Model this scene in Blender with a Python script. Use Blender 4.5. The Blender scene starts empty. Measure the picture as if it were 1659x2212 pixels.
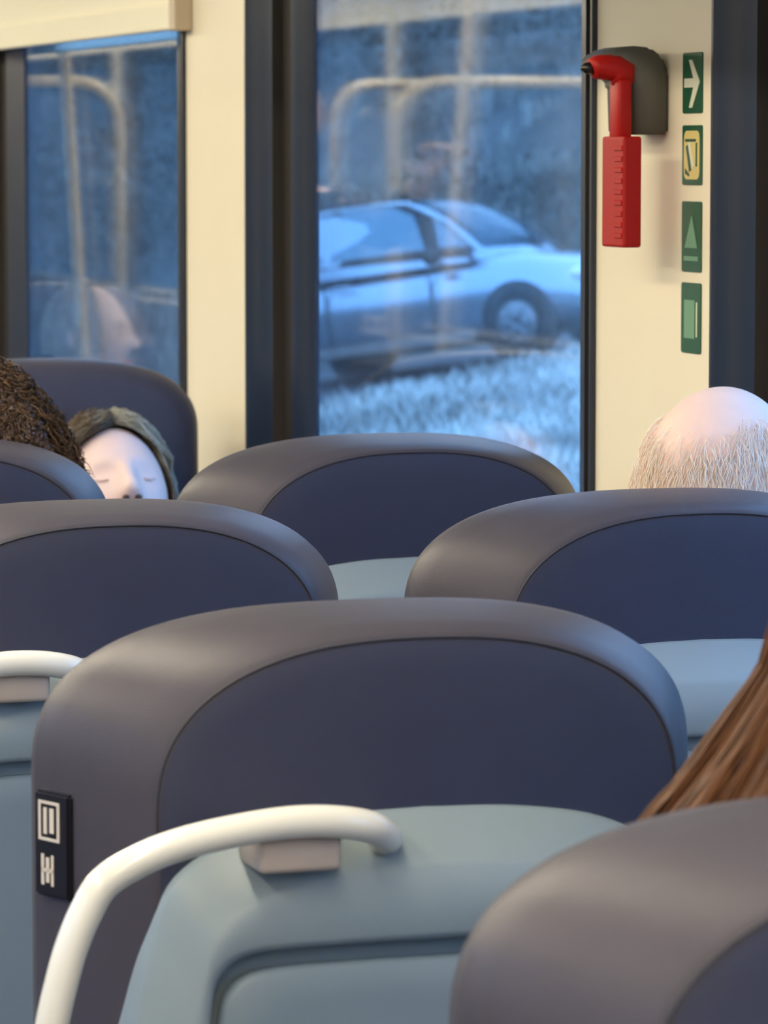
import bpy, bmesh, math, random
from mathutils import Vector, Matrix, noise
C = bpy.context.scene.collection
PI = math.pi
# ------------------------------------------------------------------ camera, world, exposure
# world axes: +Y runs forward along the carriage, +X towards the window wall, Z up (floor = 0)
TH, PITCH, FPX = math.radians(18.0), math.atan(774/8460), 8460.0
EYE = Vector((0, 0, 1.509))
cam_d = bpy.data.cameras.new('camera'); cam = bpy.data.objects.new('camera', cam_d); C.objects.link(cam)
cam.location = EYE
cam.rotation_euler = (PI/2 - PITCH, 0, -TH)
cam_d.sensor_fit = 'HORIZONTAL'; cam_d.sensor_width = 36.0; cam_d.lens = FPX/1659*36
cam_d.clip_start = 0.05; cam_d.clip_end = 600
cam_d.dof.use_dof = True; cam_d.dof.focus_distance = 3.5; cam_d.dof.aperture_fstop = cam_d.lens/7.5
bpy.context.scene.camera = cam
W = bpy.data.worlds.new('world'); bpy.context.scene.world = W; W.use_nodes = True
bg = W.node_tree.nodes['Background']; bg.inputs[0].default_value = (0.29, 0.58, 1.0, 1); bg.inputs[1].default_value = 4.8
vs = bpy.context.scene.view_settings
vs.view_transform = 'Standard'; vs.look = 'None'; vs.gamma = 1; vs.use_curve_mapping = False; vs.exposure = 0.0
LAMP = 31.0            # radiance of the ceiling strip lamps
LAMP_COL = (1.0, 0.87, 0.64, 1)

# ------------------------------------------------------------------ helpers
def lin(r, g, b):
    f = lambda c: c/12.92 if c <= .04045 else ((c+.055)/1.055)**2.4
    return (f(r/255), f(g/255), f(b/255), 1)
def mat(name, col, rough=.5, spec=.5, metal=0., bump=0., bscale=300., var=0., vscale=8., emit=None, coat=0.):
    m = bpy.data.materials.new(name); m.use_nodes = True
    nt = m.node_tree; b = nt.nodes['Principled BSDF']
    b.inputs['Base Color'].default_value = col if len(col) == 4 else (*col, 1)
    b.inputs['Roughness'].default_value = rough; b.inputs['Metallic'].default_value = metal
    b.inputs['Specular IOR Level'].default_value = spec; b.inputs['Coat Weight'].default_value = coat
    tc = None
    if bump or var: tc = nt.nodes.new('ShaderNodeTexCoord')
    if bump:
        n = nt.nodes.new('ShaderNodeTexNoise'); n.inputs['Scale'].default_value = bscale; n.inputs['Detail'].default_value = 3
        bp = nt.nodes.new('ShaderNodeBump'); bp.inputs['Strength'].default_value = bump; bp.inputs['Distance'].default_value = .002
        nt.links.new(tc.outputs['Object'], n.inputs['Vector']); nt.links.new(n.outputs[0], bp.inputs['Height']); nt.links.new(bp.outputs[0], b.inputs['Normal'])
    if var:
        n = nt.nodes.new('ShaderNodeTexNoise'); n.inputs['Scale'].default_value = vscale; n.inputs['Detail'].default_value = 5
        mx = nt.nodes.new('ShaderNodeMix'); mx.data_type = 'RGBA'
        c = b.inputs['Base Color'].default_value
        mx.inputs[6].default_value = [max(0, v*(1-var)) for v in c[:3]]+[1]; mx.inputs[7].default_value = [min(1, v*(1+var)) for v in c[:3]]+[1]
        nt.links.new(tc.outputs['Object'], n.inputs['Vector']); nt.links.new(n.outputs[0], mx.inputs[0]); nt.links.new(mx.outputs[2], b.inputs['Base Color'])
    if emit:
        b.inputs['Emission Color'].default_value = emit[0]; b.inputs['Emission Strength'].default_value = emit[1]
    return m
def tag(o, label=None, cat=None, group=None, kind=None):
    for k, v in (('label', label), ('category', cat), ('group', group), ('kind', kind)):
        if v: o[k] = v
    return o
def obj(name, bm, m, parent=None, smooth=True):
    if isinstance(bm, bmesh.types.BMesh):
        me = bpy.data.meshes.new(name); bm.to_mesh(me); bm.free()
    else: me = bm
    if m is not None and not me.materials: me.materials.append(m)
    if smooth:
        for p in me.polygons: p.use_smooth = True
    o = bpy.data.objects.new(name, me); C.objects.link(o)
    if parent is not None: o.parent = parent
    return o
def sharp(o, ang=35):
    me = o.data; bm = bmesh.new(); bm.from_mesh(me)
    for e in bm.edges:
        if len(e.link_faces) == 2 and e.calc_face_angle(0) > math.radians(ang): e.smooth = False
    bm.to_mesh(me); bm.free(); return o
def empty(name, loc, rz=0):
    o = bpy.data.objects.new(name, None); C.objects.link(o); o.location = loc; o.rotation_euler = (0, 0, rz); o.empty_display_size = .1
    return o
def box(bm, x0, x1, y0, y1, z0, z1, bev=0., seg=2):
    r = bmesh.ops.create_cube(bm, size=1)
    bmesh.ops.scale(bm, vec=(x1-x0, y1-y0, z1-z0), verts=r['verts'])
    bmesh.ops.translate(bm, vec=((x0+x1)/2, (y0+y1)/2, (z0+z1)/2), verts=r['verts'])
    if bev:
        es = list({e for v in r['verts'] for e in v.link_edges})
        bmesh.ops.bevel(bm, geom=es, offset=bev, segments=seg, profile=.5, affect='EDGES')
    return bm
def B(*a, **k): return box(bmesh.new(), *a, **k)
def catmull(pts, n):
    P = [Vector(p) for p in pts]; P = [2*P[0]-P[1]] + P + [2*P[-1]-P[-2]]; out = []
    for i in range(1, len(P)-2):
        for k in range(n):
            t = k/n; a, b, c, d = P[i-1], P[i], P[i+1], P[i+2]
            out.append(.5*((2*b)+(c-a)*t+(2*a-5*b+4*c-d)*t*t+(3*b-a-3*c+d)*t**3))
    out.append(P[-2]); return out
def tube(bm, pts, rad, seg=10, caps=True):
    pts = [Vector(p) for p in pts]; rings = []; up = None
    for i, p in enumerate(pts):
        t = (pts[min(i+1, len(pts)-1)]-pts[max(i-1, 0)]).normalized()
        if up is None:
            up = Vector((0, 0, 1)) if abs(t.z) < .9 else Vector((1, 0, 0))
        s = t.cross(up).normalized(); up = s.cross(t).normalized()
        r = rad[i] if isinstance(rad, (list, tuple)) else rad
        rings.append([bm.verts.new(p+(s*math.cos(2*PI*k/seg)+up*math.sin(2*PI*k/seg))*r) for k in range(seg)])
    for a, b in zip(rings, rings[1:]):
        for k in range(seg): bm.faces.new((a[k], a[(k+1) % seg], b[(k+1) % seg], b[k]))
    if caps: bm.faces.new(rings[0][::-1]); bm.faces.new(rings[-1])
    return bm
def skin_loops(bm, loops, close_first=False, close_last=False, cyclic=True):
    R = [[bm.verts.new(p) for p in L] for L in loops]
    n = len(R[0])
    for a, b in zip(R, R[1:]):
        for k in range(n if cyclic else n-1): bm.faces.new((a[k], a[(k+1) % n], b[(k+1) % n], b[k]))
    for flag, L in ((close_first, R[0][::-1]), (close_last, R[-1])):
        if flag:
            c = bm.verts.new(sum((v.co for v in L), Vector())/n)
            for k in range(n): bm.faces.new((L[k], L[(k+1) % n], c))
    bmesh.ops.recalc_face_normals(bm, faces=bm.faces[:])
    return bm
def prism(bm, poly, axis, lo, hi):
    """extrude a 2-D polygon along an axis ('x','y','z')"""
    def P(u, v, w): return {'x': (w, u, v), 'y': (u, w, v), 'z': (u, v, w)}[axis]
    a = [bm.verts.new(P(u, v, lo)) for u, v in poly]; b = [bm.verts.new(P(u, v, hi)) for u, v in poly]
    n = len(poly)
    for k in range(n): bm.faces.new((a[k], a[(k+1) % n], b[(k+1) % n], b[k]))
    bm.faces.new(a[::-1]); bm.faces.new(b); bmesh.ops.recalc_face_normals(bm, faces=bm.faces[:])
    return bm
def rrect(u0, u1, v0, v1, r, n=6):
    out = []
    for cu, cv, a0 in ((u1-r, v1-r, 0), (u0+r, v1-r, 90), (u0+r, v0+r, 180), (u1-r, v0+r, 270)):
        for k in range(n+1):
            a = math.radians(a0+90*k/n); out.append((cu+r*math.cos(a), cv+r*math.sin(a)))
    return out
def ellipsoid(bm, c, r, seg=24, rings=16, rot=None):
    q = bmesh.ops.create_uvsphere(bm, u_segments=seg, v_segments=rings, radius=1)
    for v in q['verts']:
        p = Vector((v.co.x*r[0], v.co.y*r[1], v.co.z*r[2]))
        if rot: p = rot @ p
        v.co = p+Vector(c)
    return bm

# ------------------------------------------------------------------ materials
M = {}
M['wall'] = mat('cream_panel', lin(244, 235, 210), .45, .4, bump=.04, bscale=60, var=.02)
M['bulkhead'] = mat('bulkhead_grey', lin(88, 94, 104), .5)
M['ceiling'] = mat('ceiling_white', lin(225, 222, 210), .6)
M['floor'] = mat('floor_rubber', lin(70, 72, 78), .6, var=.25, vscale=120)
M['rubber'] = mat('window_rubber', lin(30, 42, 62), .32, .5)  # blue sheen of reflected daylight put into the base colour
M['rubber_black'] = mat('black_seal', lin(34, 28, 24), .6)
M['vinyl'] = mat('seat_vinyl', lin(72, 70, 80), .38, .11, bump=.16, bscale=900, var=.06, vscale=30)
M['vinyl_panel_shaded'] = mat('seat_back_vinyl_shaded', lin(48, 52, 74), .50, .35, bump=.16, bscale=900, var=.06, vscale=30)  # face turned from the overhead lamps; that dimness is put into the colour
M['seam'] = mat('seam_thread', lin(44, 46, 60), .6)
M['shell'] = mat('grey_plastic_shell', lin(134, 149, 158), .42, .5, bump=.05, bscale=700, var=.03)
M['tray'] = mat('tray_plastic', lin(118, 134, 146), .45, .5, bump=.05, bscale=700)
M['handle'] = mat('cream_handle', lin(222, 221, 214), .25, .5, coat=.3)
M['bracket'] = mat('bracket_plastic', lin(180, 168, 160), .45)
M['metal'] = mat('seat_metal', lin(120, 122, 126), .35, metal=.8)
M['tag'] = mat('tag_black', lin(24, 22, 32), .35)
M['tag_print'] = mat('tag_print', lin(215, 205, 195), .4)
M['red'] = mat('hammer_red', lin(172, 22, 16), .45, .25)
M['holder'] = mat('holder_grey', lin(98, 98, 92), .55, bump=.1, bscale=500)
M['steel'] = mat('steel', lin(70, 66, 62), .3, metal=.9)
M['green'] = mat('sign_green', lin(18, 84, 58), .4)
M['sign_white'] = mat('sign_white', lin(225, 228, 205), .4)
M['sign_pale'] = mat('sign_pale', lin(110, 158, 128), .4)
M['yellow'] = mat('sign_yellow', lin(222, 205, 130), .4)
M['pole'] = mat('pole_cream', lin(208, 194, 168), .3)
M['fabric'] = mat('blind_fabric', lin(255, 250, 228), .7, bump=.05, bscale=500)
M['cap'] = mat('blind_cap', lin(205, 188, 165), .5)
def skin_mat(name, c):
    m = mat(name, c, .5, .4, var=.07, vscale=40); b = m.node_tree.nodes['Principled BSDF']
    b.inputs['Subsurface Weight'].default_value = .15; b.inputs['Subsurface Radius'].default_value = (.01, .004, .002); return m
M['skin'] = skin_mat('skin_pale', lin(222, 196, 190)); M['skin_warm'] = skin_mat('skin_warm', lin(238, 206, 194))
M['nostril'] = mat('nostril_dark', lin(72, 50, 46), .7); M['eye'] = mat('eyelash', lin(205, 172, 164), .6)
M['lips'] = mat('lips', lin(196, 120, 112), .5)
def hair_mat(name, c1, c2, rough=.42, scale=6):
    m = mat(name, c1, rough, .35); nt = m.node_tree; b = nt.nodes['Principled BSDF']
    a = nt.nodes.new('ShaderNodeAttribute'); a.attribute_name = 'tone'
    mx = nt.nodes.new('ShaderNodeMix'); mx.data_type = 'RGBA'; mx.inputs[6].default_value = c1; mx.inputs[7].default_value = c2
    nt.links.new(a.outputs['Fac'], mx.inputs[0]); nt.links.new(mx.outputs[2], b.inputs['Base Color']); return m
M['hair_brown'] = hair_mat('hair_brown', lin(50, 28, 12), lin(112, 66, 28), .62)
M['hair_dark'] = hair_mat('hair_dark_curly', lin(46, 34, 26), lin(112, 84, 58))
M['hair_grey'] = hair_mat('hair_grey', lin(236, 212, 188), lin(252, 248, 244))
M['hair_olive'] = hair_mat('hair_olive', lin(82, 62, 40), lin(158, 158, 146))
M['hair_mirror'] = hair_mat('hair_ash', lin(120, 108, 98), lin(190, 175, 160))
M['coat_dark'] = mat('coat_dark', lin(40, 44, 56), .85); M['coat_grey'] = mat('coat_grey', lin(92, 96, 104), .85)
M['coat_blue'] = mat('coat_blue', lin(58, 72, 100), .85); M['jeans'] = mat('jeans', lin(44, 52, 74), .9)
M['shoe'] = mat('shoe_leather', lin(36, 30, 28), .5)

# glass: both faces reflect by angle, the rest passes through; a film of dried rain marks on top
def glass_mat(dirt):
    m = bpy.data.materials.new('window_glass'); m.use_nodes = True; nt = m.node_tree; N = nt.nodes; L = nt.links
    for n in list(N): N.remove(n)
    out = N.new('ShaderNodeOutputMaterial'); lw = N.new('ShaderNodeLayerWeight'); lw.inputs[0].default_value = .5
    pw = N.new('ShaderNodeMath'); pw.operation = 'POWER'; pw.inputs[1].default_value = 5
    ma = N.new('ShaderNodeMath'); ma.operation = 'MULTIPLY_ADD'; ma.inputs[1].default_value = .96; ma.inputs[2].default_value = .04
    tr = N.new('ShaderNodeBsdfTransparent'); tr.inputs[0].default_value = (.93, .96, 1, 1)
    gl = N.new('ShaderNodeBsdfGlossy'); gl.inputs['Roughness'].default_value = .03
    mx = N.new('ShaderNodeMixShader')
    L.new(lw.outputs['Facing'], pw.inputs[0]); L.new(pw.outputs[0], ma.inputs[0]); L.new(ma.outputs[0], mx.inputs[0]); L.new(tr.outputs[0], mx.inputs[1]); L.new(gl.outputs[0], mx.inputs[2])
    last = mx
    if dirt:
        tc = N.new('ShaderNodeTexCoord'); mp = N.new('ShaderNodeMapping'); mp.inputs['Scale'].default_value = (60, 60, 4)
        n1 = N.new('ShaderNodeTexNoise'); n1.inputs['Scale'].default_value = 1.0; n1.inputs['Detail'].default_value = 6
        n2 = N.new('ShaderNodeTexNoise'); n2.inputs['Scale'].default_value = 3.0; n2.inputs['Detail'].default_value = 4
        mul = N.new('ShaderNodeMath'); mul.operation = 'MULTIPLY'
        rp = N.new('ShaderNodeMapRange'); rp.inputs[1].default_value = .15; rp.inputs[2].default_value = .45; rp.inputs[3].default_value = .02; rp.inputs[4].default_value = dirt
        df = N.new('ShaderNodeBsdfTranslucent'); df.inputs[0].default_value = (.8, .8, .8, 1)
        m2 = N.new('ShaderNodeMixShader')
        L.new(tc.outputs['Object'], mp.inputs[0]); L.new(mp.outputs[0], n1.inputs['Vector']); L.new(tc.outputs['Object'], n2.inputs['Vector'])
        L.new(n1.outputs[0], mul.inputs[0]); L.new(n2.outputs[0], mul.inputs[1]); L.new(mul.outputs[0], rp.inputs[0]); L.new(rp.outputs[0], m2.inputs[0])
        L.new(mx.outputs[0], m2.inputs[1]); L.new(df.outputs[0], m2.inputs[2]); last = m2
    L.new(last.outputs[0], out.inputs[0]); return m
M['glass'] = glass_mat(.06)
M['glass_in'] = glass_mat(0)

# ------------------------------------------------------------------ carriage shell
XR, XL, YA, YB, ZC = 1.65, -1.02, -1.6, 24.0, 2.16      # right wall, left wall, rear end, front end, ceiling
ZS, ZT = .84, 1.98                                       # window sill and head heights
WINR = [(-1.35, .12), (.49, 1.99), (2.36, 3.919), (4.276, 5.742), (6.105, 7.722), (8.10, 9.35), (11.6, 13.1), (13.5, 15.0), (15.4, 16.9), (17.3, 18.8), (19.2, 20.7)]
WINL = [(-1.2, .3), (.7, 2.2), (2.6, 4.1), (4.5, 6.0), (6.4, 7.9), (8.3, 9.5), (10.9, 13.46), (13.58, 15.6), (15.75, 17.5), (17.65, 20.4), (20.6, 23.4)]
def wall(name, x0, x1, wins):
    bm = bmesh.new()
    box(bm, x0, x1, YA, YB, 0, ZS); box(bm, x0, x1, YA, YB, ZT, ZC)
    ys = [YA]+[v for w in wins for v in w]+[YB]
    for a, b in zip(ys[::2], ys[1::2]): box(bm, x0, x1, a, b, ZS, ZT)
    o = tag(obj(name, bm, M['wall'], smooth=False), kind='structure'); o.data.materials.append(M['bulkhead'])
    for p in o.data.polygons:
        if p.center.z < ZS-.01: p.material_index = 1
wall('wall_right', XR, XR+.08, WINR); wall('wall_left', XL-.08, XL, WINL)
tag(obj('floor', B(XL-.16, XR+.16, YA, YB, -.08, 0), M['floor'], smooth=False), kind='structure')
tag(obj('ceiling', B(XL-.16, XR+.16, YA, YB, ZC, ZC+.08), M['ceiling'], smooth=False), kind='structure')
tag(obj('wall_rear', B(XL, XR, YA-.1, YA, 0, ZC), M['wall'], smooth=False), kind='structure')
tag(obj('wall_front', B(XL, XR, YB, YB+.1, 0, ZC), M['bulkhead'], smooth=False), kind='structure')
tag(obj('shade_shelf_1', B(1.21, XR, YA, 5.2, 1.785, 1.808, bev=.006), M['ceiling'], smooth=False), kind='structure')  # unseen shelf added to shade the tops of the wall pillars
def window(n, y0, y1, side, ins=.178):
    q = ins-.178
    X = (lambda d: XR+d) if side > 0 else (lambda d: XL-d)
    root = empty('window_%d' % n, (0, 0, 0)); tag(root, kind='structure')
    def loop(i, d): return [(X(d), u, v) for u, v in rrect(y0+i, y1-i, ZS+i*.4, ZT-i*.4, .045)]
    # shallow splayed surround: outer band, recessed dark groove, inner band next to the glass
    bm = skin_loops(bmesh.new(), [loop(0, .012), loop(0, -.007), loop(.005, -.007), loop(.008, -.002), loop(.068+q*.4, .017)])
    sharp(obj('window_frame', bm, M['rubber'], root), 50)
    bm = skin_loops(bmesh.new(), [loop(.068+q*.4, .017), loop(.071+q*.4, .033), loop(.116+q*.6, .043), loop(.119+q*.6, .031)])
    sharp(obj('seal', bm, M['rubber_black'], root))
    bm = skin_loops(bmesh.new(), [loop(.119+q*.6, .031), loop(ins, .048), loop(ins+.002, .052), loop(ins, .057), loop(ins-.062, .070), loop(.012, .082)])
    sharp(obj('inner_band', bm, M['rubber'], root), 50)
    for d, i, m in ((.050, ins-.002, 'glass_in'), (.066, ins-.05, 'glass')):
        a, b = sorted((X(d), X(d+.004)))
        obj('pane', B(a, b, y0+i, y1-i, ZS+i*.4, ZT-i*.4), M[m], root, smooth=False)
k = 0
for y0, y1 in WINR: k += 1; window(k, y0, y1, 1, .235 if y0 == 6.105 else .178)
for y0, y1 in WINL: k += 1; window(k, y0, y1, -1)
# ceiling lamps: warm strip diffusers in aluminium housings
M['lamp'] = mat('lamp_diffuser', lin(255, 245, 225), .5, emit=(LAMP_COL, LAMP))
for row, x in (('aisle side', -.42), ('window side', .46)):
    for i in range(11):
        y = -.7+i*2.15
        t = empty('ceiling_lamp', (x, y, ZC)); tag(t, 'warm strip lamp in the ceiling row on the %s' % row, 'lamp', 'ceiling strip lamps, '+row)
        obj('lamp_housing', B(-.07, .07, -.95, .95, -.03, .0, bev=.005), M['metal'], t, smooth=False)
        obj('lamp_diffuser', B(-.055, .055, -.93, .93, -.04, -.029, bev=.004), M['lamp'], t, smooth=False)

# ------------------------------------------------------------------ seats
def outline(W, T, h, n, Bz, N=44, ns=10):
    """closed outline in x,z: up the left side, over the superellipse top, down the right side"""
    L = []
    for i in range(ns): L.append((-W, Bz+(T-h-Bz)*i/ns))
    for i in range(N+1):
        a = PI-PI*i/N; c, s = math.cos(a), math.sin(a)
        L.append((W*math.copysign(abs(c)**(2/n), c), T-h+h*abs(s)**(2/n)))
    for i in range(ns): L.append((W, T-h+(Bz-(T-h))*(i+1)/ns))
    return L
ST = 1.2; SW = .236
def build_seat(handle=True):
    root = empty('train_seat', (0, 0, 0))
    rings = [(.053, .013, -.110, .112, 2.4), (.049, .009, -.104, .112, 2.42), (.034, .004, -.080, .115, 2.5), (.017, .001, -.045, .115, 2.5), (.005, 0, -.015, .115, 2.65), (0, 0, .015, .115, 2.7),
             (.003, .003, .04, .115, 2.7), (.014, .013, .06, .11, 2.6), (.035, .035, .073, .10, 2.5), (.08, .09, .078, .09, 2.4)]
    loops = [[(x, y, z) for x, z in outline(SW-si, ST-ti, h, n, .42)] for si, ti, y, h, n in rings]
    obj('backrest', skin_loops(bmesh.new(), loops, True, True), M['vinyl'], root)
    # back panel, its shade darkened into the vinyl colour, with its own domed surface, and the seam round it
    pl = []
    for s, y in ((0, -.1095), (.006, -.111), (.02, -.1122), (.06, -.1135), (.11, -.114)):
        pl.append([(x, y, z) for x, z in outline(SW-.053-s, ST-.013-s*.9, .112-s*.4, 2.4, .98)])
    obj('back_panel', skin_loops(bmesh.new(), pl, False, True), M['vinyl_panel_shaded'], root)
    sp = [Vector((x, -.1105, z)) for x, z in outline(SW-.0525, ST-.0125, .112, 2.4, .98) if z > 1.055]
    obj('seam', tube(bmesh.new(), sp, .0009, 6), M['seam'], root)
    # grey shell on the back of the seat
    half = catmull([(0, 1.0745, 0), (.065, 1.072, 0), (.127, 1.061, 0), (.172, 1.036, 0), (.189, .995, 0), (.200, .945, 0), (.210, .88, 0), (.217, .75, 0), (.222, .60, 0), (.218, .48, 0)], 6)
    def shell_loop(ins, y, tin=None):
        tin = ins if tin is None else tin
        R = [(p.x*(1-ins/.226), p.y-tin*max(0, min(1, (p.y-.48)/.6))) for p in half]
        return [(x, y, z) for x, z in R[::-1]] + [(-x, y, z) for x, z in R[1:]]
    nh = len(half)
    rh = catmull([(0, .990, 0), (.06, .990, 0), (.124, .988, 0), (.147, .977, 0), (.155, .955, 0), (.157, .90, 0), (.157, .80, 0), (.157, .68, 0), (.150, .655, 0), (.11, .65, 0)], 6)
    def rec_loop(s, y):
        R = [(p.x*(1-s/.157), p.y-s*max(-1, min(1, (p.y-.82)/.15))) for p in rh]
        return [(x, y, z) for x, z in R[::-1]] + [(-x, y, z) for x, z in R[1:]]
    loops = [shell_loop(.0, -.06), shell_loop(0, -.1135), shell_loop(.002, -.1185, .002), shell_loop(.026, -.144, .032), shell_loop(.030, -.1475, .036), rec_loop(-.006, -.148), rec_loop(-.001, -.1455), rec_loop(.001, -.127), rec_loop(.02, -.126)]
    obj('shell', skin_loops(bmesh.new(), loops, False, True), M['shell'], root)
    tl = [rec_loop(.007, -.128), rec_loop(.007, -.138), rec_loop(.010, -.1405), rec_loop(.03, -.1415)]
    tl = [[(x, y, z-(.006 if z > .85 else 0)) for x, y, z in L] for L in tl]
    obj('tray_table', skin_loops(bmesh.new(), tl, False, True), M['tray'], root)
    # seat cushion and pedestal
    cl = []
    for s, z in ((.03, .34), (.0, .36), (0, .43), (.012, .455), (.05, .465)):
        cl.append([(x, y, z) for x, y in rrect(-.225+s, .225-s, -.06+s, .50-s, .06)])
    obj('seat_cushion', skin_loops(bmesh.new(), cl, True, True), M['vinyl'], root)
    bm = B(-.20, .20, .0, .42, .28, .345, bev=.01); box(bm, -.05, .05, .12, .30, .02, .285, bev=.01); box(bm, -.14, .14, .05, .37, 0, .025, bev=.005)
    obj('pedestal', bm, M['metal'], root, smooth=False)
    ta, tb = Vector((-SW-.0025, -.001)), Vector((-SW+.012, -.037)); tv = (tb-ta).normalized(); tn = Vector((tv.y, -tv.x))
    def slab(bm, u0, u1, z0, z1, d0, d1): prism(bm, [tuple(ta+tv*u+tn*d) for u, d in ((u0, d0), (u1, d0), (u1, d1), (u0, d1))], 'z', z0, z1)
    bm = bmesh.new(); slab(bm, 0, .040, 1.009, 1.081, -.012, .0028); bmesh.ops.bevel(bm, geom=bm.edges[:], offset=.002, segments=2, affect='EDGES')
    tg = obj('seat_tag', bm, M['tag'], root, smooth=False)
    bm = bmesh.new()
    for u0, u1, z0, z1 in ((.006, .030, 1.0725, 1.0745), (.006, .0085, 1.049, 1.073), (.0275, .030, 1.049, 1.073), (.006, .030, 1.0475, 1.0495), (.012, .0155, 1.052, 1.070), (.019, .0235, 1.053, 1.070),
                           (.009, .012, 1.017, 1.038), (.0145, .018, 1.019, 1.036), (.0205, .023, 1.017, 1.038), (.009, .023, 1.026, 1.0285)):
        slab(bm, u0, u1, z0, z1, .002, .0033)
    obj('label_print', bm, M['tag_print'], tg, smooth=False)
    if handle:
        pts = [(-.034, -.130, 1.056), (-.038, -.150, 1.062), (-.056, -.170, 1.0725), (-.083, -.1765, 1.0785), (-.114, -.177, 1.0795), (-.151, -.176, 1.0755), (-.185, -.175, 1.069), (-.212, -.175, 1.0600), (-.235, -.175, 1.047),
               (-.247, -.175, 1.029), (-.257, -.175, 1.006), (-.264, -.175, .982), (-.270, -.174, .955), (-.279, -.172, .90), (-.287, -.165, .82), (-.288, -.145, .76), (-.275, -.12, .73), (-.235, -.10, .72)]
        hd = obj('grab_handle', tube(bmesh.new(), catmull(pts, 5), .0109, 16), M['handle'], root)
        bm = B(-.131, -.075, -.172, -.118, 1.045, 1.072, bev=.004)
        obj('handle_bracket', bm, M['bracket'], hd)
        bm = B(-.255, -.20, -.13, -.09, .69, .75, bev=.006); obj('handle_bracket', bm, M['bracket'], hd)
    return root
def copy_tree(o, parent=None, skip=()):
    c = o.copy(); C.objects.link(c)
    if parent: c.parent = parent
    for ch in list(o.children):
        if ch.name.split('.')[0] not in skip: copy_tree(ch, c, skip)
    return c
proto = build_seat()
SEATS = [  # x, y, facing, handle, label
    (.826, 2.570, 0, True, 'whole grey-backed train seat in the middle, white handle and black tag on its edge'),
    (.834, 1.705, math.radians(-3), True, 'nearest navy vinyl seat back, before the long brown hair, stitched seam at its corner'),
    (.826, 3.400, 0, True, 'navy seat with a curved white handle end, in front of the upturned face'),
    (1.353, 3.350, 0, False, 'navy vinyl seat back directly in front of the bald head'),
    (.820, 4.230, 0, True, 'navy seat corner half hiding the curly dark hair'),
    (1.335, 4.115, 0, False, 'navy seat back standing under the window that shows the car'),
    (1.340, 5.800, PI, False, 'navy seat facing the camera behind the upturned face, smooth front without a panel'),
]
for i, (x, y, rz, hd, lab) in enumerate(SEATS):
    s = proto if i == 0 else copy_tree(proto, skip=() if hd else ('grab_handle', 'seat_tag'))
    s.location = (x, y, 0); s.rotation_euler = (0, 0, rz)
    tag(s, lab, 'seat', 'train seats')

# ------------------------------------------------------------------ emergency hammer, holder, signs, blind
t = empty('hammer_holder', (XR, 4.09, 1.53)); tag(t, 'dark grey holder for the red hammer, fixed to the cream pillar', 'holder')
poly = [(0, .0), (-.044, .0), (-.046, .055), (-.060, .068), (-.076, .070), (-.080, .080), (-.068, .092), (-.045, .098), (-.022, .096), (-.008, .086), (0, .068)]
bm = prism(bmesh.new(), poly, 'y', -.036, .040); bmesh.ops.bevel(bm, geom=bm.edges[:], offset=.004, segments=2, affect='EDGES')
obj('casing', bm, M['holder'], t)
t = empty('emergency_hammer', (1.60, 4.05, 1.406)); tag(t, 'red emergency hammer hanging in the grey holder by the window', 'hammer')
bm = B(-.018, .004, -.031, .036, 0, .122, bev=.003); obj('grip', bm, M['red'], t, smooth=False)
bm = bmesh.new()
for i in range(9): box(bm, -.0195, -.017, -.028, -.006, .010+i*.012, .016+i*.012, bev=.0008, seg=1)
obj('grip_rib', bm, M['red'], t, smooth=False)
obj('shaft', B(-.014, .003, -.004, .026, .118, .185, bev=.004), M['red'], t)
bm = tube(bmesh.new(), [(-.040, .012, .196), (-.034, .012, .198), (-.012, .012, .198), (-.004, .012, .194), (-.002, .012, .180)], [.011, .0135, .0155, .0165, .013], 14); obj('hammer_head', bm, M['red'], t)
bm = tube(bmesh.new(), [(-.052, .012, .1965), (-.047, .012, .197), (-.038, .012, .197)], [.002, .006, .008], 12); obj('tip', bm, M['steel'], t)
SX = XR-.0012
def sign(z0, z1, label):
    t = empty('safety_sign', (SX, 3.9845, z0)); tag(t, label, 'sign', 'green signs on the cream pillar')
    bm = prism(bmesh.new(), rrect(-.0275, .0275, 0, z1-z0, .003, 3), 'x', -.0004, .0012); obj('plate', bm, M['green'], t, smooth=False); return t
def flat(name, t, m, polys, d=.0006):
    bm = bmesh.new()
    for p in polys: prism(bm, p, 'x', -.0004-d, -.0002)
    return obj(name, bm, M[m], t, smooth=False)
# local y of a sign: +y is its left edge in view, -y its right edge
s = sign(1.553, 1.619, 'green sign with a white arrow, topmost of the four beside the hammer')
flat('arrow', s, 'sign_white', [[(.022, .028), (.022, .038), (-.004, .038), (.009, .058), (.000, .058), (-.022, .034), (-.001, .006), (.008, .006), (-.004, .028)]])
s = sign(1.475, 1.540, 'green-framed sign with pale pictogram, second from the top beside the hammer')
flat('pictogram_field', s, 'yellow', [rrect(-.022, .022, .006, .059, .008, 4)], .0003)
flat('pictogram', s, 'green', [[(-.016, .046), (-.012, .046), (-.012, .020), (-.016, .020)], [(.018, .05), (-.012, .05), (-.012, .047), (.018, .047)], [(.016, .042), (.010, .044), (.000, .016), (.006, .014)], [(.018, .018), (.006, .012), (.006, .009), (.018, .012)]], .0007)
flat('pictogram_figure', s, 'sign_white', [[(.010, .046), (.004, .047), (-.008, .020), (-.002, .016)]], .0009)
s = sign(1.380, 1.457, 'dark green sign with a faint pale triangle, third from the top beside the hammer')
flat('triangle', s, 'sign_pale', [[(.018, .026), (-.002, .062), (-.018, .026)], [(.02, .012), (-.02, .012), (-.02, .017), (.02, .017)]])
s = sign(1.291, 1.368, 'green sign with a pale block and a white edge line, lowest beside the hammer')
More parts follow.
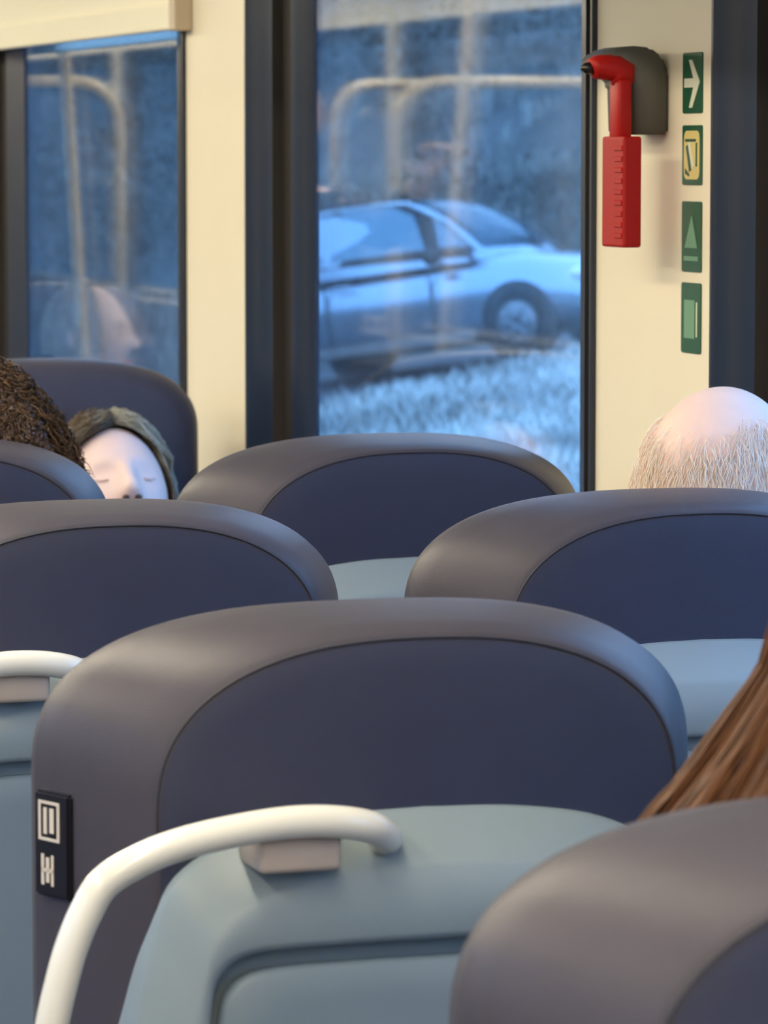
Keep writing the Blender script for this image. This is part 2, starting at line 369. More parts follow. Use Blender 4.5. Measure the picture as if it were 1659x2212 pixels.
flat('pale_block', s, 'sign_pale', [[(.018, .016), (-.012, .016), (-.012, .058), (.018, .058)]]); flat('edge_line', s, 'sign_white', [[(-.016, .018), (-.019, .018), (-.019, .056), (-.016, .056)]])

t = empty('roller_blind', (XR, 6.1, 1.7)); tag(t, 'cream roller blind half lowered over the left train window', 'blind')
obj('blind_fabric', B(-.024, -.020, .01, 1.66, .02, .36), M['fabric'], t, smooth=False)
obj('bottom_bar', B(-.030, -.014, .0, 1.67, .006, .05, bev=.004), M['fabric'], t, smooth=False)
obj('end_cap', B(-.030, .0, -.036, .0, .004, .085, bev=.003), M['cap'], t, smooth=False)
obj('roller_tube', tube(bmesh.new(), [(-.032, -.03, .38), (-.032, 1.68, .38)], .03, 16), M['fabric'], t)

# ------------------------------------------------------------------ people
def raw_mesh(name, V, F, tone=None):
    me = bpy.data.meshes.new(name); me.from_pydata(V, [], F); me.update()
    if tone:
        at = me.attributes.new('tone', 'FLOAT', 'POINT'); at.data.foreach_set('value', tone)
    return me
def strands(name, items, m, parent):
    """items: (points, radius, tone); each strand a thin tapering three-sided tube"""
    V, F, T = [], [], []
    for pts, r0, tone in items:
        n = len(pts); base = len(V)
        for i, p in enumerate(pts):
            t = (pts[min(i+1, n-1)]-pts[max(i-1, 0)]).normalized()
            a = t.cross(Vector((.31, .77, .55))).normalized(); b = t.cross(a)
            r = r0*(1-.8*(i/(n-1))**3)
            for k in range(3): V.append(p+(a*math.cos(2.094*k)+b*math.sin(2.094*k))*r); T.append(tone)
        for i in range(n-1):
            for k in range(3):
                F.append((base+i*3+k, base+i*3+(k+1) % 3, base+i*3+3+(k+1) % 3, base+i*3+3+k))
    return obj(name, raw_mesh(name, V, F, T), m, parent)
def head_shape(bm, Mx, s=1.0):
    q = bmesh.ops.create_uvsphere(bm, u_segments=72, v_segments=56, radius=1)
    for v in q['verts']:
        d = v.co.copy(); x, y, z = d.x*.074, d.y*.097, d.z*.115
        if d.z < 0:
            k = -d.z; x *= 1-.30*k**1.4
            y = y*(1-.40*k**1.3) if d.y < 0 else y*(1-.06*k)+.006*k
        if d.y > 0:
            g = lambda cx, sx, cz, sz: math.exp(-((abs(x)-cx)/sx)**2-((z-cz)/sz)**2)
            y += .024*math.exp(-(x/.013)**2)*(math.exp(-((z+.026)/.016)**2)+.55*math.exp(-((z-.0)/.026)**2))
            y += .010*g(.011, .008, -.032, .009)                 # nostril wings
            y -= .010*g(.031, .016, .006, .013)                  # eye sockets
            y += .006*g(.031, .010, .005, .008)                  # eyelids
            y += .004*g(.028, .022, .028, .010)                  # brow
            y += .006*g(.0, .022, -.060, .006)+.006*g(0, .020, -.071, .006)-.003*g(0, .024, -.0655, .003)
            y += .007*g(0, .018, -.098, .014)
        v.co = Mx @ (Vector((x, y, z))*s)
    for sx in (-1, 1):                                            # ears
        q = bmesh.ops.create_uvsphere(bm, u_segments=16, v_segments=12, radius=1)
        for v in q['verts']:
            p = Vector((v.co.x*.007+.010*max(0, -v.co.y), v.co.y*.019, v.co.z*.032)); p.x = sx*(p.x+.073)
            v.co = Mx @ ((p+Vector((0, -.008, -.006)))*s)
def skin_build(pts, rad, edges, sub=1):
    me = bpy.data.meshes.new('tmp'); me.from_pydata(pts, edges, []); o = bpy.data.objects.new('tmp', me); C.objects.link(o)
    md = o.modifiers.new('s', 'SKIN'); sv = me.skin_vertices[0].data if me.skin_vertices else None
    if sv is None:
        bm = bmesh.new(); bm.from_mesh(me); bm.verts.layers.skin.verify(); bm.to_mesh(me); bm.free(); sv = me.skin_vertices[0].data
    for i, r in enumerate(rad): sv[i].radius = r if isinstance(r, tuple) else (r, r)
    for i in range(len(pts)): sv[i].use_root = (i == 0)
    s = o.modifiers.new('u', 'SUBSURF'); s.levels = s.render_levels = sub
    r = bpy.data.meshes.new_from_object(o.evaluated_get(bpy.context.evaluated_depsgraph_get()))
    bpy.data.objects.remove(o); return r
def remesh(me, voxel):
    o = bpy.data.objects.new('tmp', me); C.objects.link(o)
    md = o.modifiers.new('r', 'REMESH'); md.mode = 'VOXEL'; md.voxel_size = voxel
    sm = o.modifiers.new('s', 'SMOOTH'); sm.factor = .5; sm.iterations = 2
    r = bpy.data.meshes.new_from_object(o.evaluated_get(bpy.context.evaluated_depsgraph_get()))
    bpy.data.objects.remove(o); return r
def largest(me):
    bm = bmesh.new(); bm.from_mesh(me); best = []; seen = set()
    for v in bm.verts:
        if v in seen: continue
        st, comp = [v], []; seen.add(v)
        while st:
            a = st.pop(); comp.append(a)
            for e in a.link_edges:
                b = e.other_vert(a)
                if b not in seen: seen.add(b); st.append(b)
        if len(comp) > len(best): best = comp
    k = set(best); bmesh.ops.delete(bm, geom=[v for v in bm.verts if v not in k], context='VERTS'); bm.to_mesh(me); bm.free(); return me
def person(label, hip, head, yaw, hyaw, hpitch=0, scale=1., skinm='skin', coat='coat_dark', roll=0, grip=None, standing=False):
    """hip / head: world points; yaw turns the body, hyaw the head; grip: a point the right hand holds"""
    hip, head = Vector(hip), Vector(head)
    Rb = Matrix.Rotation(yaw, 3, 'Z'); HM = Matrix.Translation(head) @ Matrix.Rotation(hyaw, 4, 'Z') @ Matrix.Rotation(hpitch, 4, 'X') @ Matrix.Rotation(roll, 4, 'Y')
    L = lambda x, y, z: hip+Rb @ Vector((x, y, 0))+Vector((0, 0, z-hip.z))
    nb = head.lerp(Vector((hip.x, hip.y, 0)), .45); nb.z = head.z-.175*scale; nb += Rb @ Vector((0, -.04, 0))
    N_ = lambda x, y, z: nb+Rb @ Vector((x, y, z))
    hz = hip.z
    P = [hip, hip.lerp(nb, .4), hip.lerp(nb, .78), nb, HM @ Vector((0, -.02, -.06))]
    rad = [(.15, .11), (.13, .10), (.15, .105), (.062, .058), (.055, .055)]
    E = [(0, 1), (1, 2), (2, 3), (3, 4)]
    def chain(start, pts, rs):
        i = start
        for p, r in zip(pts, rs):
            P.append(Vector(p)); rad.append(r); E.append((i, len(P)-1)); i = len(P)-1
        return i
    arms, legs = [], []
    for s in (-1, 1):
        sh = N_(s*.155, 0, -.055)
        if grip is not None and s == 1:
            g = Vector(grip); el = sh.lerp(g, .5)+Vector((0, 0, -.12)); wr = g+(el-g).normalized()*.075; fd = (g-wr).normalized()
        elif standing:
            el = N_(s*.21, -.02, -.33); wr = N_(s*.22, .05, -.58); fd = Vector((0, 0, -1))
        else:
            el = L(s*.23, .06, hz+.16); wr = L(s*.13, .27, hz+.115); fd = (Rb @ Vector((-s*.25, .95, -.1))).normalized()
        a = chain(2, [sh, el, wr], [.056, .042, .027])
        arms.append([sh, el, wr])
        side = (Rb @ Vector((1, 0, 0))) if abs(fd.z) < .8 else (Rb @ Vector((0, 1, 0)))
        pm = wr+fd*.05; a = chain(a, [pm], [(.036, .018)])
        dn = side.cross(fd).normalized(); dn = dn if dn.z < 0 else -dn
        if grip is not None and s == 1: dn = Rb @ Vector((-.8, .5, 0))
        for k, ln in zip((-1.5, -.5, .5, 1.5), (.068, .08, .075, .058)):
            b0 = pm+fd*.035+side*k*.0225
            chain(a, [b0, b0+fd*ln*.5+dn*.008, b0+fd*ln*.8+dn*.028], [.0105, .0098, .0088])
        tb = wr+fd*.025-side*s*.032
        chain(a, [tb, tb+fd*.03-side*s*.016+dn*.01, tb+fd*.052-side*s*.018+dn*.022], [.012, .010, .008])
    for s in (-1, 1):
        if standing: J = [L(s*.09, 0, hz-.04), L(s*.10, .02, hz*.52), L(s*.10, -.01, .10), L(s*.11, .13, .045)]
        else: J = [L(s*.09, .04, hz-.01), L(s*.11, .40, hz-.02), L(s*.11, .38, .10), L(s*.11, .50, .045)]
        chain(0, J, [.085, .058, .040, (.042, .03)]); legs.append(J)
    me = skin_build(P, rad, E)
    bm = bmesh.new(); bm.from_mesh(me); head_shape(bm, HM, scale)
    bm2 = bpy.data.meshes.new('person'); bm.to_mesh(bm2); bm.free()
    o = obj('person', largest(remesh(bm2, .0048)), M[skinm]); tag(o, label, 'person')
    # clothes: jacket, trousers, shoes
    e = [(0, 1), (1, 2), (2, 3)]; jp = [P[0]-Vector((0, 0, .06))]+P[1:3]+[P[3]+Vector((0, 0, -.03))]; jr = [(.20, .165), (.175, .150), (.18, .135), (.082, .078)]
    for A in arms:
        k = len(jp); jp += [A[0], A[1], A[2].lerp(A[1], .12)]; jr += [.072, .058, .040]; e += [(2, k), (k, k+1), (k+1, k+2)]
    obj('jacket', skin_build(jp, jr, e, 2), M[coat], o)
    tp = [hip]; tr = [(.158, .12)]; te = []
    for J in legs:
        k = len(tp); tp += J[:3]; tr += [.098, .072, .056]; te += [(0, k), (k, k+1), (k+1, k+2)]
    obj('trousers', skin_build(tp, tr, te, 2), M['jeans'], o)
    for J in legs:
        d = (J[3]-J[2]); d.z = 0
        obj('shoe', skin_build([J[2]+Vector((0, 0, -.05))-d*.25, J[3]+Vector((0, 0, .0)), J[3]+d*.45+Vector((0, 0, -.005))], [(.046, .05), (.046, .036), (.04, .03)], [(0, 1), (1, 2)], 2), M['shoe'], o)
    for s in (-1, 1):                                             # closed lids with lashes, nostrils, lips
        bm = tube(bmesh.new(), [HM @ (Vector((s*x, y, z))*scale) for x, y, z in ((.020, .0865, .002), (.026, .089, -.002), (.034, .0865, -.002), (.043, .080, .002))], [.0008, .0014, .0014, .0008], 6)
        obj('eyelash', bm, M['eye'], o)
        bm = ellipsoid(bmesh.new(), HM @ (Vector((s*.0085, .1065, -.0385))*scale), (.0056, .006, .0045), 12, 8, HM.to_3x3()); obj('nostril', bm, M['nostril'], o)
    bm = tube(bmesh.new(), [HM @ (Vector((x, y, -.0655))*scale) for x, y in ((-.025, .082), (-.012, .094), (0, .0965), (.012, .094), (.025, .082))], [.002, .0045, .005, .0045, .002], 8)
    obj('lips', bm, M['lips'], o)
    return o, HM
rnd = random.Random(7)
def scalp(psi, u, r, s=1.0):
    """point on the skull: psi = angle round the head from the face, u = 0 crown .. 1 jaw line"""
    a = u*PI*.5; return Vector((math.sin(psi)*math.sin(a)*.074*s*r, math.cos(psi)*math.sin(a)*.097*s*r, math.cos(a)*.115*s*r))
def jit(a): return rnd.uniform(-a, a)

# bald man ahead of the window seat, head turned towards the window
man, HM = person('bald older person with thin white hair, head rising above a seat by the cream pillar', (1.33, 3.545, .56), (1.508, 3.565, 1.154), 0, math.radians(-52), math.radians(-4), 1.10, 'skin_warm', 'coat_grey')
it = []
for i in range(3800):
    psi = PI+jit(2.2); u = rnd.uniform(.46, 1.25)
    if u < .50+jit(.10)+.16*math.cos((psi-PI)*1.2) - .06*rnd.random(): continue
    pts = []
    ln = rnd.uniform(.08, .22); dpsi = jit(.16)
    for k in range(6):
        t = k/5; q = scalp(psi+dpsi*t, min(u+ln*t, 1.35), 1.012+.035*math.sin(PI*min(t, .75))+.01*rnd.random(), 1.10); pts.append(HM @ q)
    it.append((pts, .00045, min(1, max(0, rnd.gauss(.45, .3)))))
strands('hair', it, M['hair_grey'], man)

# sleeping person, head tipped back, facing the camera in the opposite seat
slp, HM = person('person asleep facing the camera, pale face tipped back, olive brown hair', (1.36, 5.56, .52), (1.40, 5.60, .988), PI, PI+math.radians(-1), math.radians(32), 1.08, 'skin', 'coat_dark')
it = []
for i in range(3600):
    side = 1 if rnd.random() < .68 else -1                      # parted on one side, combed across and down
    psi0 = jit(.5)+side*.15; u0 = rnd.uniform(-.2, .40)
    pts = []
    for k in range(9):
        t = k/8; psi = psi0+side*(1.75*min(1, t*1.7)+.1*t)+jit(.02); u = u0*(1-t)+t*1.15
        pts.append(HM @ (scalp(psi, u, 1.02+.13*math.sin(PI*min(.75, t*.8+.05))+rnd.random()**2*.15, 1.08)+Vector((0, -.006, .004))))
    it.append((pts, .0011, min(1, max(0, rnd.gauss(.15 if side > 0 else .85, .3)))))
for i in range(2200):
    psi = PI+jit(2.0); u0 = rnd.uniform(0, .8); pts = []
    for k in range(8):
        t = k/7; pts.append(HM @ scalp(psi+jit(.02), u0+(1.25-u0)*t, 1.06+.05*math.sin(PI*t)+.02*rnd.random(), 1.08))
    it.append((pts, .0011, rnd.random()*.7))
strands('hair', it, M['hair_olive'], slp)

# curly dark head in the aisle seat
cur, HM = person('person with curly dark brown hair, back of head above the seat at the left', (.84, 4.42, .55), (.955, 4.44, 1.143), 0, math.radians(4), 0, 1.04, 'skin', 'coat_dark')
it = []
for i in range(2600):
    psi = PI+jit(2.45); u = rnd.uniform(0, 1.45); n = scalp(psi, u, 1, 1.04); base = n*1.02; nr = n.normalized()
    tz = nr.cross(Vector((.3, .2, .9))).normalized(); bz = nr.cross(tz); ph = rnd.uniform(0, 6.28); R_ = rnd.uniform(.004, .009); pts = []
    for k in range(12):
        t = k/11; a = ph+t*rnd.choice((9., 10.)); off = nr*(.004+t*rnd.uniform(.020, .028)*(1+.5*u+1.0*max(0, u-.45))) + Vector((0, 0, -.045*t*t*(.4+u)))
        pts.append(HM @ (base+off+(tz*math.cos(a)+bz*math.sin(a))*R_*min(1, t*3)))
    it.append((pts, .0012, min(1, max(0, rnd.gauss(.35, .28)))))
strands('hair', it, M['hair_dark'], cur)

# long brown hair ahead of the nearest seat
brn, HM = person('person with long straight brown hair, in front of the nearest seat', (.88, 1.93, .55), (.957, 1.928, 1.238), 0, math.radians(-10), 0, 1.0, 'skin', 'coat_blue')
it = []
for i in range(5200):
    psi = PI+jit(2.35); rr = rnd.uniform(0, 1); pts = []; w = 1.09+.24*rr; ph = rnd.uniform(0, 6.28); wob = rnd.uniform(.001, .005)
    lay = math.floor(psi*14)/14
    for k in range(17):
        t = k/16; ang = min(1, t*2.1)
        q = scalp(psi, .12+ang*.88, w)
        dz = max(0, t*2.1-1)*.20
        spread = (.88*min(dz, .11)+.15*max(0, dz-.11))*(1-.3*rr+.10*math.sin(lay*17))
        q += Vector((math.sin(psi)*spread, math.cos(psi)*spread*.6, -dz)) + Vector((math.cos(ph+t*7), math.sin(ph+t*6), 0))*wob*t
        pts.append(HM @ q)
    it.append((pts, .0009, min(1, max(0, .50+.14*math.sin(lay*23.)+jit(.34)))))
strands('hair', it, M['hair_brown'], brn)

# passenger by the window further along, and one standing at a pole (both show in the glass)
mir, HM = person('seated person whose profile shows faintly in the glass of the left window', (1.24, 9.0, .52), (1.225, 8.95, 1.085), PI, math.radians(118), math.radians(3), 1.02, 'skin', 'coat_dark')
it = []
for i in range(2600):
    psi = PI+jit(2.1); u0 = rnd.uniform(0, .6); pts = []
    for k in range(9):
        t = k/8; pts.append(HM @ (scalp(psi+jit(.02), min(1, u0+t*1.2), 1.08+.06*rnd.random())+Vector((0, 0, -.10*max(0, t-.6)))))
    it.append((pts, .0013, rnd.random()))
strands('hair', it, M['hair_mirror'], mir)
s = copy_tree(proto, skip=('grab_handle', 'seat_tag')); s.location = (1.24, 9.22, 0); s.rotation_euler = (0, 0, PI); tag(s, 'navy seat under the person reflected in the left window', 'seat', 'train seats')
std, HM = person('standing person gripping a pole, pink hand reflected in the middle window', (.57, 9.42, .93), (.59, 9.40, 1.60), PI, PI, 0, 1.0, 'skin_warm', 'coat_dark', grip=(.35, 9.02, 1.49), standing=True)
it = []
for i in range(1800):
    psi = PI+jit(2.0); u0 = rnd.uniform(0, .8); pts = [HM @ scalp(psi, min(1.1, u0+.3*k/4), 1.05+.03*rnd.random()) for k in range(5)]
    it.append((pts, .0014, rnd.random()))
strands('hair', it, M['hair_dark'], std)

# poles and draught screens of the vestibule
def pole(a, b, label):
    a, b = Vector(a), Vector(b); t = empty('grab_pole', (b.x, b.y, 0)); tag(t, label, 'pole', 'poles of the vestibule')
    obj('tube', tube(bmesh.new(), [a-Vector((b.x, b.y, 0)), b-Vector((b.x, b.y, 0))], .0135, 14), M['pole'], t)
    for p in (a, b):
        z = -.02 if p.z > 1 else .02
        obj('flange', tube(bmesh.new(), [p-Vector((b.x, b.y, 0)), p+Vector((0, 0, z))-Vector((b.x, b.y, 0))], .035, 16), M['metal'], t)
pole((.246, 8.961, ZC), (.419, 9.021, 0), 'cream pole reflected in the middle window, crossing the car roof')
pole((1.440, 8.373, ZC), (1.316, 8.344, 0), 'cream pole reflected in the left window above the profile')
M['screen'] = mat('screen_panel', lin(96, 104, 116), .35)
def screen(x0, x1, y, zt, label):
    """x0 = wall side, x1 = aisle side"""
    t = empty('draught_screen', (x0, y, 0)); tag(t, label, 'screen', 'draught screens'); s = 1 if x1 > x0 else -1; w = abs(x1-x0)
    arc = [(s*(w-.12+.12*math.sin(a)), 0, zt-.12+.12*math.cos(a)) for a in [PI/2*k/6 for k in range(7)]]
    obj('screen_frame', tube(bmesh.new(), [(0, 0, zt)]+arc+[(s*w, 0, .02)], .016, 12), M['pole'], t)
    bm = prism(bmesh.new(), [(s*.0, .06), (s*(w-.03), .06), (s*(w-.03), zt-.16), (s*(w-.14), zt-.04), (s*.0, zt-.04)], 'y', -.004, .004)
    obj('screen_panel', bm, M['glass_in'], t, smooth=False)
    obj('kick_panel', B(min(0, s*(w-.03)), max(0, s*(w-.03)), -.012, .012, .05, .85), M['screen'], t, smooth=False)
screen(XR, .835, 10.182, 1.70, 'window-side draught screen, its rounded frame reflected in the left window')
screen(XL, .131, 9.978, 1.70, 'aisle-side draught screen, its rounded frame reflected in the middle window')
screen(XL, -.309, 11.937, 1.73, 'further draught screen, reflected small at the far edge of the middle window')

# ------------------------------------------------------------------ outside
Vd = Vector((math.sin(TH), math.cos(TH), 0)); Rd = Vector((math.cos(TH), -math.sin(TH), 0))
def sst(a, b, x): t = max(0, min(1, (x-a)/(b-a))); return t*t*(3-2*t)
def edge(r): return min(33.3, 31.0+.95*(r+.45))
def gz(v, r, n=True):
    z = -.36+.16*(max(-7, min(9, r))-1.17)
    z += .05*(1-sst(edge(r)-1.2, edge(r), v))*sst(14, 22, v)
    z += sst(39, 52, v)*1.6+max(0, v-50)*.225
    if n: z += .10*noise.noise(Vector((v*.35, r*.35, 3)))*sst(36, 44, v)+.05*noise.noise(Vector((v*.9, r*.9, 1)))*(1-sst(26, 31, v))
    return z
def gxy(x, y):
    p = Vector((x, y, 0)); v, r = p.dot(Vd), p.dot(Rd); k = sst(4.0, 7.0, x)
    return -1.1*(1-k)+gz(v, r)*k
V, F = [], []; nx, ny = 100, 150
for i in range(nx+1):
    for j in range(ny+1):
        x = 2.1+118*(i/nx)**1.7; y = -30+200*j/ny; V.append((x, y, gxy(x, y)))
for i in range(nx):
    for j in range(ny): a = i*(ny+1)+j; F.append((a, a+ny+1, a+ny+2, a+1))
M['earth'] = mat('winter_ground', lin(58, 60, 56), .9, var=.45, vscale=.9)
tag(obj('ground', raw_mesh('ground', V, F), M['earth']), kind='structure')
V, F = [], []
for i in range(61):
    r = -16+32*i/60
    for j in range(7):
        v = edge(r)+.1+(38.2-edge(r)-.1)*j/6; p = Vd*v+Rd*r; V.append((p.x, p.y, gz(v, r, False)+.03))
for i in range(60):
    for j in range(6): a = i*7+j; F.append((a, a+7, a+8, a+1))
M['asphalt'] = mat('asphalt', lin(66, 68, 72), .85, var=.2, vscale=6)
tag(obj('road', raw_mesh('road', V, F), M['asphalt']), kind='structure')
def tufts(name, spots, h0, h1, blades, wid, m, label):
    V, F, T = [], [], []
    for v, r in spots:
        p = Vd*v+Rd*r; p.z = gz(v, r)-.01; tone = max(0, min(1, .5+.9*noise.noise(Vector((v*.8, r*.8, 9)))+jit(.25)))
        for b in range(blades):
            a = rnd.uniform(0, 6.28); h = rnd.uniform(h0, h1); d = Vector((math.cos(a), math.sin(a), 0)); s = Vector((-d.y, d.x, 0))*wid
            q = p+Vector((jit(.12), jit(.12), 0)); lean = d*h*rnd.uniform(.1, .7); i = len(V)
            V += [q-s, q+s, q+lean*.4+Vector((0, 0, h*.65))+s*.8, q+lean*.4+Vector((0, 0, h*.65))-s*.8, q+lean+Vector((0, 0, h))]; T += [tone]*5
            F += [(i, i+1, i+2, i+3), (i+3, i+2, i+4)]
    o = obj(name, raw_mesh(name, V, F, T), m, smooth=False); return tag(o, label, 'grass', kind='stuff')
M['straw'] = hair_mat('pale_grass', lin(150, 154, 150), lin(240, 242, 234), .8)
M['straw_dull'] = hair_mat('dull_grass', lin(82, 84, 78), lin(150, 150, 142), .8)
tufts('grass', [(v, r) for v, r in ((rnd.uniform(14, 33.3), rnd.uniform(-3.6, 4.2)) for _ in range(13000)) if v < edge(r)], .10, .26, 5, .012, M['straw'], 'pale frosted grass on the verge in front of the car')
sp = [(rnd.uniform(41, 48), rnd.uniform(.2, 7)) for _ in range(1500)]
for _ in range(900): r = rnd.uniform(.5, 6); sp.append((53.5+1.9*(r-1.0)+jit(.9), r))
for _ in range(900): r = rnd.uniform(-6, 6); sp.append((49.5+jit(1.2)-.3*r, r))
for _ in range(1500): sp.append((rnd.uniform(40, 68), rnd.uniform(-9, 9)))
tufts('grass', sp, .16, .46, 6, .022, M['straw_dull'], 'pale grass streaks on the bank behind the car')
# dark undergrowth of the hillside: clumps of leaf cards
V, F, T = [], [], []
for _ in range(190):
    v, r = rnd.uniform(46, 84), rnd.uniform(-13, 13)
    if abs(v-(53.5+1.9*(r-1))) < 1.4 and r > .4: continue
    R_ = rnd.uniform(.5, 1.25); p = Vd*v+Rd*r; p.z = gz(v, r)+R_*.5; tb = rnd.random()*.5
    for k in range(260):
        d = Vector((rnd.gauss(0, 1), rnd.gauss(0, 1), rnd.gauss(0, .8))).normalized(); q = p+d*R_*rnd.uniform(.6, 1.05); q.z = max(q.z, p.z-R_*.6)
        a = Vector((jit(1), jit(1), jit(1))).normalized(); b = a.cross(d).normalized(); s = rnd.uniform(.05, .12); i = len(V)
        V += [q-a*s, q+b*s*.6, q+a*s, q-b*s*.6]; T += [min(1, tb+rnd.random()*.5)]*4; F.append((i, i+1, i+2, i+3))
M['leaf'] = hair_mat('dark_leaves', lin(40, 44, 40), lin(84, 86, 78), .7)
tag(obj('undergrowth', raw_mesh('undergrowth', V, F, T), M['leaf'], smooth=False), 'dark shrubs covering the hillside beyond the car', 'shrubs', kind='stuff')

V, F = [], []
for i in range(41):
    d = 80*(i/40)**1.4; x = -2.0-d
    for j in range(101):
        y = -40+460*j/100; V.append((x, y, -1.1+.6*sst(2, 8, d)+7.5*sst(9, 28, d)+6*sst(28, 80, d)+.5*noise.noise(Vector((x*.2, y*.2, 5)))*sst(6, 20, d)))
for i in range(40):
    for j in range(100): a = i*101+j; F.append((a, a+1, a+102, a+101))
tag(obj('ground', raw_mesh('ground', V, F), M['earth']), kind='structure')
# ------------------------------------------------------------------ car
M['paint'] = mat('car_paint', lin(165, 186, 202), .24, .5, metal=.85, coat=.3)
M['car_glass'] = mat('car_glass', lin(112, 140, 154), .06, .8, metal=.85)
M['car_black'] = mat('car_black', lin(38, 40, 44), .5); M['tyre'] = mat('tyre', lin(34, 34, 36), .8); M['alloy'] = mat('alloy_wheel', lin(135, 140, 146), .35, metal=.6)
M['lens'] = mat('headlight_lens', lin(225, 235, 240), .1, .8); M['bumper'] = mat('bumper_plastic', lin(128, 122, 120), .6)
ov, orr = 35.3, .53
nrm = Vector((0, 0, 1)); O = Vd*ov+Rd*orr; O.z = gz(ov, orr, False)+.03
fwd = (Rd*math.cos(math.radians(30))-Vd*math.sin(math.radians(30))); fwd.z = .16*math.cos(math.radians(30)); fwd.normalize()
lft = (Rd*math.sin(math.radians(30))+Vd*math.cos(math.radians(30))); lft.z = 0; lft = (lft-fwd*lft.dot(fwd)).normalized(); upv = fwd.cross(lft)
car = empty('car', O); car.rotation_euler = Matrix((fwd, lft, upv)).transposed().to_euler()
tag(car, 'blue-grey car parked on the road outside, seen through the middle window', 'car')
st = [(-2.06, .60, .80, .45), (-2.02, .72, .88, .34), (-1.85, .80, .93, .26), (-1.0, .86, .94, .20), (0, .875, .93, .18), (.95, .86, .95, .18), (1.35, .85, .90, .19), (1.75, .80, .80, .22), (2.0, .70, .68, .28), (2.10, .56, .58, .36)]
loops = []
for x, w, zt, zb in st:
    L = []
    for k in range(28):
        a = 2*PI*k/28; c, s = math.cos(a), math.sin(a)
        L.append((x, w*math.copysign(abs(c)**.42, c)*(1-.05*max(0, s)), (zt+zb)/2+(zt-zb)/2*math.copysign(abs(s)**.5, s)))
    loops.append(L)
obj('car_body', skin_loops(bmesh.new(), loops, True, True), M['paint'], car)
def cab(t, infl=0.):
    zb, zt = .90, 1.53; z = zb+(zt-zb)*math.sin(t*PI/2)**.9; xf = 1.02-(1.02+.04)*t; xr = -1.98+.38*t*t; w = .80-.23*t**1.25+infl
    L = [(xr-infl, -w*.86), (xr+.14, -w), ((xr+xf)/2, -w*1.02), (xf-.20, -w*.97), (xf+infl-.03, -w*.84), (xf+.03+infl, 0), (xf+infl-.03, w*.84), (xf-.20, w*.97), ((xr+xf)/2, w*1.02), (xr+.14, w), (xr-infl, w*.86), (xr-infl-.03, 0)]
    return [(x, y, z) for x, y in L]
cl = [cab(t/10) for t in range(9)] + [[(x*1, y, z) for x, y, z in cab(.92)], [(x*.97-.02, y*.96, z+.005) for x, y, z in cab(1.0)]]
obj('cabin', skin_loops(bmesh.new(), cl, False, True), M['paint'], car)
def side_pt(x, t, s, d=.012):
    zb, zt = .90, 1.53; z = zb+(zt-zb)*math.sin(t*PI/2)**.9; w = (.80-.23*t**1.25)*1.0+d; return (x, s*w, z)
def glass(name, s, pts, m='car_glass', d=.014):
    n = len(pts); bm = bmesh.new(); a = [bm.verts.new(side_pt(x, t, s, d)) for x, t in pts]; b = [bm.verts.new(side_pt(x, t, s, d-.05)) for x, t in pts]
    for k in range(n): bm.faces.new((a[k], a[(k+1) % n], b[(k+1) % n], b[k]))
    bm.faces.new(a); bm.faces.new(b); bmesh.ops.recalc_face_normals(bm, faces=bm.faces[:]); return obj(name, bm, M[m], car, smooth=False)
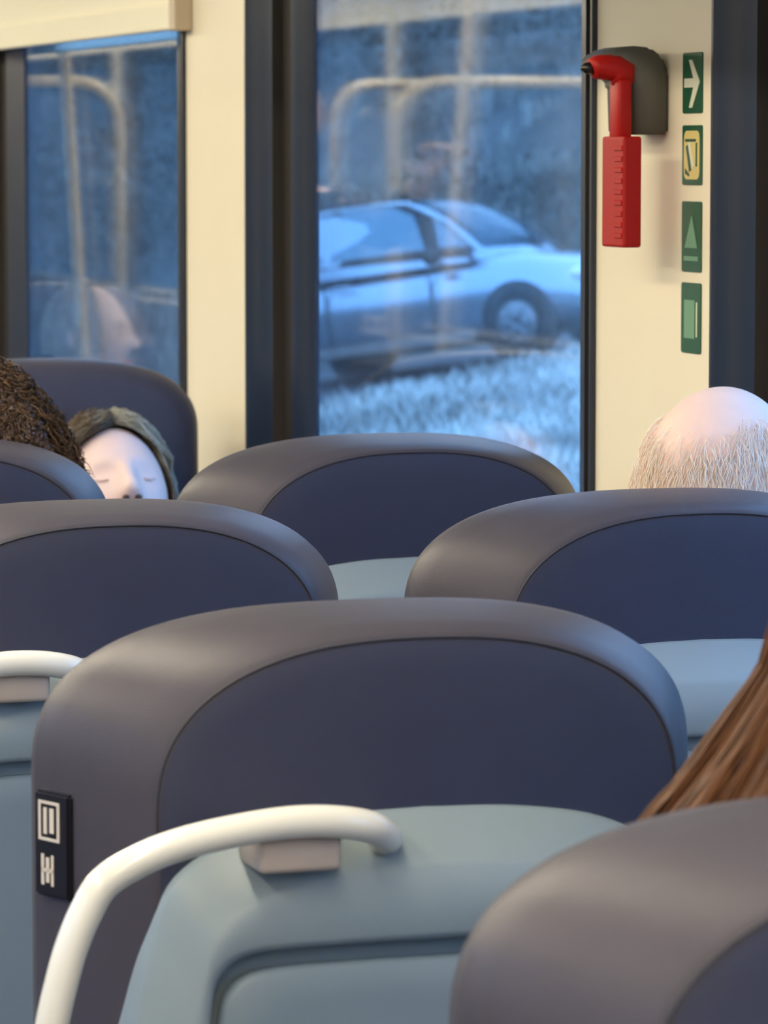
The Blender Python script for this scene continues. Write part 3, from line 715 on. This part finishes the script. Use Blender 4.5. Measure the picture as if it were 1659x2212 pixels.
for s in (-1, 1):
    glass('window_surround', s, [(-1.62, .10), (.92, .06), (.62, .36), (.18, .74), (-.10, .84), (-1.45, .80), (-1.70, .45)], 'car_black', .016)
    glass('side_window', s, [(-.56, .14), (.42, .13), (.30, .50), (.05, .73), (-.16, .79), (-.48, .79)], d=.024)
    glass('side_window', s, [(-1.45, .15), (-.66, .14), (-.58, .79), (-1.30, .77), (-1.52, .45)], d=.024)
    glass('quarter_window', s, [(.56, .13), (.86, .11), (.64, .33), (.50, .44)], d=.024)
    obj('wing_mirror', ellipsoid(bmesh.new(), (.56, s*.96, .97), (.07, .11, .075), 14, 10), M['car_black'], car)
    bm = B(-.55, -.35, s*.885-.012, s*.885+.012, .80, .835, bev=.008); obj('door_handle', bm, M['paint'], car)
    for dx in (-.62, .46):
        obj('door_seam', B(dx-.006, dx+.006, s*.872-.008, s*.872+.008, .26, .88), M['car_black'], car, smooth=False)
    obj('sill_strip', B(-.85, .85, s*.86-.02, s*.86+.02, .20, .30, bev=.01), M['bumper'], car)
    obj('headlight', ellipsoid(bmesh.new(), (1.86, s*.62, .66), (.17, .15, .085), 16, 10), M['lens'], car)
    for x in (-1.275, 1.275):
        wl = obj('wheel', tube(bmesh.new(), [(x, s*.66, .31), (x, s*.69, .31), (x, s*.84, .31), (x, s*.87, .31)], [.27, .31, .31, .285], 28), M['tyre'], car)
        obj('arch', tube(bmesh.new(), [(x, s*.70, .33), (x, s*.868, .33)], .350, 28), M['car_black'], car)
        rm = bmesh.new(); tube(rm, [(x, s*.86, .31), (x, s*.878, .31)], [.20, .185], 24)
        for k in range(6): a = PI/3*k; tube(rm, [(x, s*.882, .31), (x+.17*math.cos(a), s*.882, .31+.17*math.sin(a))], .02, 6)
        obj('rim', rm, M['alloy'], wl)
# windscreen follows the cabin front
def fr(t, y): 
    L = cab(t); p = Vector(L[5]); q = Vector(L[6]); k = abs(y); r = p.lerp(q, k); return (r.x+.012, math.copysign(r.y, y) if y else 0, r.z+.01)
bm = bmesh.new(); G = [[bm.verts.new(fr(t, y)) for y in (-.93, -.6, -.3, 0, .3, .6, .93)] for t in (.10, .3, .5, .7, .86)]
for a, b in zip(G, G[1:]):
    for k in range(6): bm.faces.new((a[k], a[k+1], b[k+1], b[k]))
bmesh.ops.solidify(bm, geom=bm.faces[:], thickness=.01)
obj('windscreen', bm, M['car_glass'], car)
obj('front_bumper', B(1.92, 2.10, -.66, .66, .24, .44, bev=.05), M['bumper'], car); obj('grille', B(1.98, 2.115, -.42, .42, .48, .57, bev=.02), M['car_black'], car)
obj('roof_rail', tube(bmesh.new(), [(-1.5, -.52, 1.54), (-1.4, -.52, 1.565), (-.35, -.52, 1.565), (-.25, -.52, 1.545)], .014, 8), M['car_black'], car)
